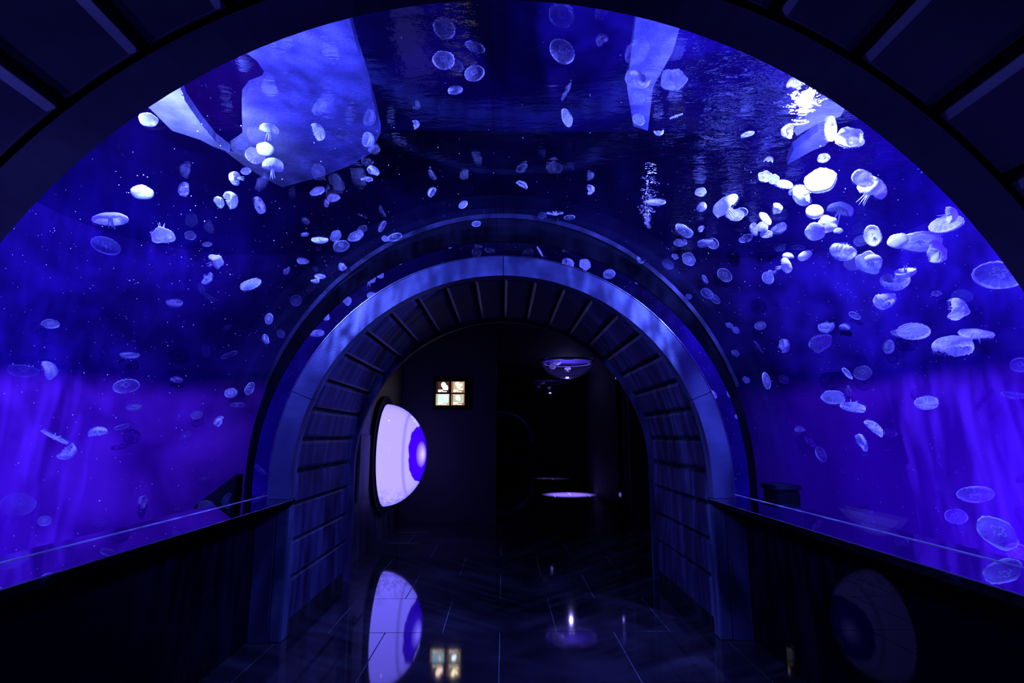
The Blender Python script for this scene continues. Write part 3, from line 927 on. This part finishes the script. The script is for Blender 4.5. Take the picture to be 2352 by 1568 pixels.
# x, y, wide px, narrow/wide, direction the crown points (deg), density 0-3, D face-on / B side-on
J = """341 275 38 .85 90 3 D|619 293 44 .55 75 3 B|733 301 38 .70 20 2 B|554 332 28 .85 90 0 D|609 342 36 .95 90 3 D|586 357 42 .95 60 2 D
627 376 44 .72 80 3 B|565 393 22 .80 90 1 D|537 410 30 .90 180 3 B|420 434 32 .72 160 1 B|327 442 46 .72 90 3 D|506 464 28 .75 20 3 B
534 459 40 .70 10 3 B|598 470 38 .62 15 2 B|253 500 68 .48 92 3 B|729 439 36 .50 110 2 D|766 452 28 .75 100 2 B|748 467 18 .60 180 1 B
848 322 34 .90 -20 1 B|858 390 28 .70 60 2 B|842 413 26 .45 -90 2 B|990 440 24 .80 150 1 B|1064 470 24 .65 130 1 D|1019 138 50 .84 80 1 D
1090 169 46 .78 110 1 D|1045 205 34 .60 100 1 B|957 286 19 .90 0 1 B|1291 118 62 .80 60 1 D|1380 90 30 .85 130 1 B|1462 187 60 .60 -110 2 B
1547 183 57 .88 90 3 D|1301 270 42 .55 20 1 D|1467 275 30 .82 60 2 D|1513 306 22 .60 -90 2 B|1553 266 30 .25 110 2 B|1717 308 30 .40 110 3 D
1825 188 32 .90 90 1 B|1853 223 38 .70 140 1 D|1807 301 34 .90 180 0 B|1766 365 20 .70 90 0 B|1952 317 64 .66 80 3 D|1892 363 27 .80 110 3 D
1908 295 56 .48 10 3 D|1358 436 22 .95 0 2 B|1200 422 30 .50 60 1 B|1508 466 40 .40 -90 3 B|1275 491 38 .35 -90 2 B|1246 495 20 .80 90 0 D
1308 499 25 .50 -85 1 D|1094 514 22 .65 90 1 D|1609 441 26 .80 90 2 D|1613 477 24 1.0 -40 3 B|1663 468 62 .55 135 3 B|1675 492 28 .80 200 2 B
1690 494 34 .90 90 1 D|1703 488 27 .90 90 1 D|1757 405 29 .95 90 2 D|1777 412 24 .95 90 3 D|1801 421 40 .50 80 3 B|1830 433 38 .60 110 1 B
1838 452 48 .70 215 3 B|1884 415 68 .85 90 3 D|1982 410 48 .80 60 3 D|2008 428 62 .70 60 3 B|1787 479 27 .95 0 3 B|1871 486 38 .90 90 3 D
1932 477 56 .55 75 3 B|1758 502 36 .50 45 3 D|1730 527 30 .60 200 2 B|1751 521 27 .85 90 1 D|1760 538 28 .65 90 3 D|1790 527 34 .80 -60 1 B
1713 548 30 .65 110 1 D|1901 515 42 .98 90 3 D|1872 532 44 .95 90 3 D|1925 530 19 .75 90 3 D|2004 541 48 .80 20 3 D|1977 553 28 1.0 90 1 D
2062 553 42 .85 90 3 D|2112 556 80 .62 90 3 D|2154 575 52 .75 20 3 B|2187 492 38 .65 15 3 B|2173 515 68 .55 110 2 D|2122 385 46 .35 50 1 B
2262 524 38 .55 235 2 B|1790 568 26 .80 90 0 D|1833 569 30 .40 90 0 D|1811 586 24 .60 80 3 B|1808 609 36 .60 20 3 B|1848 585 30 .75 120 3 B
1933 582 54 .78 250 2 B|1963 603 44 .90 90 3 D|1995 605 60 .75 50 3 D|2007 592 34 .60 80 3 B|2080 628 44 .55 -80 3 B|2055 650 56 .80 -90 2 B
2034 694 46 .85 -70 2 B|2151 674 19 .75 90 1 D|2210 680 40 .80 90 0 D|2204 708 52 .70 10 2 B|2292 632 92 .75 80 1 D|1963 725 26 .60 60 1 D
1941 749 24 .70 80 1 B|1899 754 34 .82 -80 2 B|1885 786 52 .72 -60 2 D|1804 794 32 .72 5 2 B|1746 748 24 .90 90 1 D|1743 796 34 .35 35 1 B
2098 762 64 .65 95 1 D|2070 768 44 .50 -95 1 B|2038 796 32 .80 170 1 B|2187 790 74 .65 90 2 B|2243 764 64 .40 85 2 B|2343 838 38 .90 90 1 D
2330 905 44 .45 80 1 B|1981 856 38 .92 90 1 D|1945 858 32 .40 215 1 B|1947 897 24 .55 180 1 B|1913 913 50 .65 80 2 D|1959 937 50 .48 -100 2 B
2129 928 46 .75 -80 2 B|2006 983 46 .45 225 2 B|2045 994 25 .90 90 1 D|1982 1015 42 .50 20 1 B|1974 1022 24 .80 90 0 D|1830 993 17 .90 90 1 D
1837 984 22 .70 90 1 B|1828 1025 18 .70 20 0 B|1862 1013 28 .55 40 1 B|1885 1043 38 .55 20 1 D|1984 1040 24 .60 90 0 D|1937 1080 14 .90 90 1 D
1760 874 38 .50 10 1 D|1800 871 24 .75 60 1 D|1714 872 18 .80 60 0 D|1582 595 34 .85 50 1 D|1550 589 16 .80 60 1 D|1534 607 28 .80 60 0 D
1571 530 44 .55 55 2 D|1563 557 29 .65 90 1 D|1620 560 36 .55 -80 2 B|1637 559 30 .80 40 1 D|1609 524 17 .90 140 1 B|1664 632 36 .80 50 1 D
1618 642 22 .55 210 1 B|1624 674 30 .75 50 0 D|1641 686 30 .60 50 0 D|1764 638 30 .85 200 1 D|1772 628 22 .60 -70 2 B|1675 747 17 .80 50 0 D
1690 758 20 .70 50 0 D|1689 811 19 .80 50 0 D|1469 599 20 .60 230 1 B|1495 631 13 .70 60 1 D|1582 681 15 .90 90 0 D|1187 547 20 .55 90 1 D
700 537 18 .60 100 2 B|735 553 36 .45 -90 3 B|771 542 29 .80 130 2 D|784 565 37 .72 110 2 D|817 542 38 .60 115 2 D|832 526 23 .75 110 1 D
876 519 28 .55 150 1 B|907 545 34 .55 105 1 D|885 548 17 .85 90 1 D|930 569 26 .60 -60 1 B|982 541 30 .45 120 0 D|696 598 26 .60 80 2 B
661 622 22 .60 -35 2 B|784 613 20 .95 200 2 B|735 633 24 .55 85 1 B|724 646 18 .65 -90 1 B|725 618 13 .90 90 0 D|732 571 12 .90 90 0 D
822 637 32 .28 110 1 B|822 659 18 .50 130 0 B|680 690 27 .95 90 0 D|374 545 46 .78 -90 3 B|437 541 25 .85 90 1 D|476 561 20 .60 90 2 D
499 598 36 .75 30 3 B|479 641 32 .55 -40 2 B|461 664 30 .55 200 0 B|481 684 34 .40 230 0 B|576 653 48 .50 115 2 D|401 698 34 .60 -90 2 B
243 565 58 .70 70 0 D|116 744 34 .68 90 1 D|618 732 25 .80 170 1 D|645 766 22 .80 200 0 D|609 779 23 .65 200 1 B|522 750 24 .50 120 0 B
472 805 32 .55 0 0 D|527 815 36 .35 115 1 D|298 818 38 .50 -90 1 B|117 848 46 .60 20 2 B|53 852 56 .55 85 0 D|290 887 50 .72 100 1 D
406 870 25 .70 80 1 B|307 938 32 .60 -90 1 B|224 989 38 .60 100 2 B|281 981 32 .40 -70 1 B|125 1005 58 .25 240 2 B|158 1040 42 .65 -40 2 B
452 953 25 .80 90 1 D|501 966 26 .70 150 1 B|428 998 22 .75 120 0 D|530 902 26 .95 90 1 D|574 892 32 .60 160 1 D|545 928 30 .45 90 0 B
588 932 24 .80 90 0 D|616 870 24 .55 160 0 D|42 1158 64 .85 90 0 D|102 1196 28 .85 90 1 D|325 1153 28 .80 180 1 B|470 1100 26 .40 -90 0 B
520 1144 28 .50 140 0 D|473 1163 36 .80 90 0 D|228 1200 26 .90 90 0 D|2240 1134 70 .55 -90 1 D|2172 1120 34 .75 90 0 D|2196 1186 42 .90 90 1 D
2023 1145 28 .75 90 0 D|1988 1178 32 .50 -80 1 B|1991 1200 36 .90 90 1 D|2290 1224 84 .75 45 1 D|2340 1270 50 .85 60 1 D|1741 1060 15 .80 90 0 D"""
J = [tuple(r.split()) for l in J.split('\n') for r in l.split('|')]
J = [(float(a), float(b), float(c), float(d), float(e), int(f), g) for a, b, c, d, e, f, g in J]

ORIG = Vector((0, 0, CAMZ))


def cyl_exit(d, R):
    """Distance along d at which the ray leaves the tunnel of radius R (arch with straight legs)."""
    az = CAMZ - ZC
    A = d.x ** 2 + d.z ** 2; B = 2 * d.z * az; C = az * az - R * R
    t = (-B + math.sqrt(B * B - 4 * A * C)) / (2 * A)
    if (az + d.z * t) < 0:
        t = R / abs(d.x)
    return t


placed = []


def place(px, py, w_, ratio, dens):
    d = ray(px, py)                        # |component along the optical axis| = 1, so t is the depth
    tmin = cyl_exit(d, 2.04)
    cand = [(TX - 0.12) / abs(d.x), (TY1 - 0.12) / d.y]
    dx_, dy_ = abs(d.x), d.y; cx_, cy_, R_ = TX - CR, TY1 - CR, CR - 0.1
    A = dx_ ** 2 + dy_ ** 2; B = -2 * (dx_ * cx_ + dy_ * cy_); C = cx_ ** 2 + cy_ ** 2 - R_ ** 2
    if B * B > 4 * A * C:
        tt = (-B + math.sqrt(B * B - 4 * A * C)) / (2 * A)
        if dx_ * tt > cx_ and dy_ * tt > cy_: cand.append(tt)
    if d.z > 0:
        cand.append((ZW - 0.05 - CAMZ) / d.z)
    tmax = min(cand)
    tf = YP / d.y                          # at the flange plane
    p = ORIG + d * tf
    rr = math.hypot(p.x, max(p.z - ZC, 0))
    if rr < 2.34:
        tmax = min(tmax, tf - 0.02)
    rt = w_ / F / 2                        # radius per unit depth
    ndir = Vector((p.x, 0, max(p.z - ZC, 0))).normalized()
    slope = max(1e-3, abs(d.x * ndir.x + d.z * ndir.z))
    lo = tmin * (1 + 0.0) / (1 - rt / slope) + 0.03 / slope if rt / slope < 0.9 else tmin * 2
    hi = tmax - 1.1 * rt * tmax
    if hi < lo:
        return None
    want = F * random.uniform(0.13, 0.20) / w_
    L = LAMP_R if px > 1176 else LAMP_L
    tl = max((L - ORIG).dot(d) / d.length_squared, 0.1)
    if dens == 3:
        want = tl + random.uniform(-0.25, 0.25)
    elif dens == 2:
        want = 0.5 * want + 0.5 * tl
    best = None
    for k in range(90):
        t = min(max(want + (0.06 * k) * (1 if k % 2 else -1) * 0.5, lo), hi) if k < 50 else random.uniform(lo, hi)
        p = ORIG + d * t; r = rt * t
        clear_ = min([(p - q).length - r - s for q, s in placed] + [1.0])
        if best is None or clear_ > best[0]:
            best = (clear_, t)
        if clear_ > 0.01:
            break
    t = best[1]; p = ORIG + d * t; r = rt * t
    placed.append((p, r))
    return p, r, d


def region(x, y_):
    if y_ < 330:
        if x < 900: return 'by the pale patches at upper left', 'jellyfish by the upper left light'
        if x < 1200: return 'left of the seam near the top', 'jellyfish near the top of the tunnel'
        if x < 1420: return 'right of the seam near the top', 'jellyfish near the top of the tunnel'
        if x < 1760: return 'by the pale strip at upper right', 'jellyfish by the upper right light'
        return 'beside the upper right glare', 'jellyfish by the upper right light'
    if y_ < 480:
        if x < 480: return 'in the upper far left', 'jellyfish high on the left'
        if x < 680: return 'in the crowd high on the left', 'jellyfish high on the left'
        if x < 1100: return 'high above the far arch, left part', 'jellyfish over the far arch'
        if x < 1560: return 'high above the far arch, right part', 'jellyfish over the far arch'
        if x < 1740: return 'right of the dark top, upper', 'jellyfish high on the right'
        if x < 1860: return 'in the upper right chain', 'jellyfish high on the right'
        return 'under the upper right glare', 'jellyfish high on the right'
    if y_ < 620:
        if x < 560: return 'at upper left, below the light', 'jellyfish high on the left'
        if x < 800: return "over the far arch's left shoulder", 'jellyfish over the far arch'
        if x < 1150: return 'just above the far arch, left part', 'jellyfish over the far arch'
        if x < 1560: return 'just above the far arch, right part', 'jellyfish over the far arch'
        if x < 1700: return "over the far arch's right shoulder", 'jellyfish over the far arch'
        if x < 1860: return 'left of the bright crowd', 'bright crowd of jellyfish on the right'
        if x < 2020: return 'in the heart of the bright crowd', 'bright crowd of jellyfish on the right'
        return 'outside the bright crowd', 'bright crowd of jellyfish on the right'
    if y_ < 840:
        if x < 430: return 'half way up the left wall', 'jellyfish half way up the left side'
        if x < 600: return 'in the dark left middle', 'jellyfish half way up the left side'
        if x < 900: return 'close beside the far arch, left', 'jellyfish close to the far arch'
        if x < 1700: return 'close beside the far arch, right', 'jellyfish close to the far arch'
        if x < 1850: return 'in the dark right middle', 'jellyfish half way up the right side'
        if x < 2080: return 'below the bright crowd', 'jellyfish half way up the right side'
        return 'in the right outer middle', 'jellyfish half way up the right side'
    if y_ < 1060:
        if x < 350: return 'against the violet wall, far left', 'jellyfish low on the left'
        if x < 500: return 'against the violet wall, left', 'jellyfish low on the left'
        if x < 900: return 'low beside the far arch, left', 'jellyfish low on the left'
        if x < 1900: return 'low beside the far arch, right', 'jellyfish low on the right'
        if x < 2060: return 'against the violet wall, right', 'jellyfish low on the right'
        return 'against the violet wall, far right', 'jellyfish low on the right'
    if x < 1000: return 'just above the left ledge', 'jellyfish above the ledges'
    return 'just above the right ledge', 'jellyfish above the ledges'


def look(w_, ratio, ang, dens, typ):
    size = 'tiny' if w_ < 19 else 'small' if w_ < 30 else 'medium' if w_ < 46 else 'large'
    tone = ('faint blue', 'clear blue', 'milky', 'glowing white')[dens]
    if typ == 'D':
        pose = 'round' if ratio >= 0.86 else 'oval' if ratio > 0.58 else 'narrow oval'
    else:
        a = ang % 360
        pose = 'cap-shaped' if 50 <= a <= 130 else 'cup-shaped' if 230 <= a <= 310 else 'left-pointing' if 130 < a < 230 else 'right-pointing'
    return f'{size} {tone} {pose} moon jellyfish'


ORD = ['first', 'second', 'third', 'fourth', 'fifth', 'sixth', 'seventh', 'eighth']
spots = []
for row_ in J:
    r = place(row_[0], row_[1], row_[2], row_[3], row_[5])
    if r is None:
        print('NO ROOM', row_)
        continue
    spots.append((row_, r))
byk = {}
for i, (row_, r) in enumerate(spots):
    byk.setdefault((look(*row_[2:7]), region(row_[0], row_[1])[0]), []).append(i)
labels = {}
for (lkk, reg), ids in byk.items():
    ids.sort(key=lambda i: spots[i][0][0])
    for n_, i in enumerate(ids):
        if len(ids) == 1:
            labels[i] = f'{lkk} {reg}'
        elif len(ids) == 2:
            labels[i] = f'{lkk} {reg}, {("left", "right")[n_]} of two'
        else:
            labels[i] = f'{lkk} {reg}, {ORD[n_]} from left'

for i, (row_, (p, r, d)) in enumerate(spots):
    px, py, w_, ratio, ang, dens, typ = row_
    rnd = random.Random(i + 50)
    wdir = -d.normalized()
    right = CAMR @ Vector((1, 0, 0)); up = CAMR @ Vector((0, 1, 0))
    u = (right - wdir * right.dot(wdir)).normalized(); v = wdir.cross(u).normalized()
    if v.dot(up) < 0: v = -v
    a = math.radians(ang)
    side = u * math.cos(a) + v * math.sin(a)
    if typ == 'D':
        tau = math.acos(min(0.98, max(0.12, ratio - 0.06)))
        Hs = 0.30 if ratio > 0.5 else 0.22
        sgn = rnd.choice((1, 1, -1))
    else:
        tau = math.radians(74 if ratio < 0.75 else 64)
        ct = math.cos(tau)
        Hs = max(0.14, min(1.05, 2.0 * (ratio - ct * 0.9) / math.sin(tau)))
        if ratio < 0.36: tau = math.radians(84)
        sgn = rnd.choice((1, -1, -1))
    n = (wdir * math.cos(tau) * sgn + side * math.sin(tau)).normalized()
    q = Vector((0, 0, 1)).rotation_difference(n)
    spin = rnd.uniform(0, 2 * PI)
    mat = q.to_matrix().to_4x4() @ Matrix.Rotation(spin, 4, 'Z')
    centre = p - n * (Hs * r * 0.4 if typ == 'B' else 0)
    zs = Hs / H0
    big = w_ >= 24
    lab = labels[i]; grp = region(px, py)[1]
    if big:
        root = empty('moon_jellyfish', centre); root.empty_display_size = 0.05
        root.rotation_mode = 'QUATERNION'; root.rotation_quaternion = mat.to_quaternion(); root.scale = (r, r, r)
        f = rnd.choice((0, 0, 1, 3)) if dens < 2 else rnd.choice((0, 1, 1, 2, 3))
        b = part('bell', BELLS[f], JB[dens], root); b.scale = (1, 1, zs)
        if dens or w_ > 50:
            for g_ in range(4):
                go = part('gonad', GON[g_], JO[dens], root); go.scale = (1, 1, zs)
        am = part('oral_arms', ARMS[2 if (dens == 3 and typ == 'B' and rnd.random() < 0.4) else rnd.choice((0, 0, 1))], JO[max(0, dens - 1)], root)
        am.scale = (1, 1, (0.35 if typ == 'D' else 1.15) * (1 if Hs > 0.3 else 0.7))
        if dens:
            fo = part('tentacle_fringe', FRG[rnd.randint(0, 1)], JO[max(0, dens - 1)], root); fo.scale = (1, 1, 1.3)
    else:
        root = part('moon_jellyfish', BSMALL[rnd.randint(0, 1)], JB[dens])
        root.location = centre; root.rotation_mode = 'QUATERNION'; root.rotation_quaternion = mat.to_quaternion(); root.scale = (r, r, r * zs)
    tag(root, lab, 'jellyfish', grp)

# the three jellyfish in the hanging dome
def lagoon(name, loc, r, label, shape):
    root = empty(name, loc); root.scale = (r, r, r)
    if shape == 'ball':
        bm = bmesh.new(); bmesh.ops.create_icosphere(bm, subdivisions=3, radius=1)
        for v_ in bm.verts:
            k = 1 + 0.10 * noise.noise(v_.co * 3.1 + Vector((r * 90, 0, 0)))
            v_.co *= k
            if v_.co.z < 0: v_.co.z *= 0.8
        b = part('bell', to_mesh('bell', bm), JO[3], root)
        am = part('oral_arms', ARMS[0], JO[3], root); am.scale = (1.6, 1.6, 1.4); am.location = (0, 0, -0.5) if False else (0.1, 0, 1.1); am.rotation_euler = (PI * 0.9, 0, 0)
    else:
        b = part('bell', BELLS[0], JO[3], root); b.scale = (1, 1, 1.6)
        am = part('oral_arms', ARMS[1], JO[3], root); am.scale = (1.6, 1.6, 1.9)
    return tag(root, label, 'jellyfish', 'jellyfish in the hanging dome')


def inbowl(px, py, yy):
    return at_plane(px, py, 1, yy)


lagoon('lagoon_jellyfish', inbowl(1269, 842, 15.2), 0.085, 'lower of two white ball-shaped jellyfish in the hanging dome', 'ball')
lagoon('lagoon_jellyfish', inbowl(1280, 831, 15.35), 0.105, 'upper and larger white ball-shaped jellyfish in the hanging dome', 'ball')
lagoon('lagoon_jellyfish', inbowl(1304, 847, 15.2), 0.082, 'mushroom-shaped jellyfish above the light in the hanging dome', 'cap')

# ------------------------------------------------------------------ small things in the tank
fb = tag(empty('filter_box', (2.36, 4.9, 0.28)), 'dark square box standing in the tank beside the far arch, right', 'box')
link('body', box_bm(-0.10, 0.10, -0.12, 0.12, 0, 0.82, 0.01), M['black'], fb)
link('lid', box_bm(-0.115, 0.115, -0.135, 0.135, 0.82, 0.86, 0.008), M['flange_rim'], fb)
br = tag(empty('brace', (-2.28, 4.85, 0.28)), 'dark sloping brace in the tank beside the far arch, left', 'brace')
bm = bmesh.new()
pp = [(-0.22, 0), (0.1, 0), (0.1, 0.95), (-0.02, 0.86), (-0.22, 0.70)]
lo = [bm.verts.new((x, -0.06, z)) for x, z in pp]; hi = [bm.verts.new((x, 0.06, z)) for x, z in pp]
bm.faces.new(lo); bm.faces.new(hi[::-1])
for i in range(5):
    bm.faces.new((lo[i], lo[(i + 1) % 5], hi[(i + 1) % 5], hi[i]))
link('plate', bm, M['black'], br)

# drifting specks in the water
bm = bmesh.new(); rnd = random.Random(4); cnt = 0
while cnt < 2600:
    p = Vector((rnd.uniform(-TX + .1, TX - .1), rnd.uniform(TY0 + .1, TY1 - .5), rnd.uniform(TZ0 + .2, ZW - .05)))
    if math.hypot(p.x, max(p.z - ZC, 0)) < 2.25: continue
    s = rnd.uniform(0.0010, 0.0030)
    vv = [bm.verts.new(p + Vector(c) * s) for c in ((1, 1, 1), (-1, -1, 1), (-1, 1, -1), (1, -1, -1))]
    for f in ((0, 1, 2), (0, 3, 1), (0, 2, 3), (1, 3, 2)):
        bm.faces.new([vv[k] for k in f])
    cnt += 1
tag(link('drifting_specks', bm, solid('speck', (0.9, 0.9, 0.95), 0.8)), 'tiny pale specks drifting in the blue water', 'particles', kind='stuff')
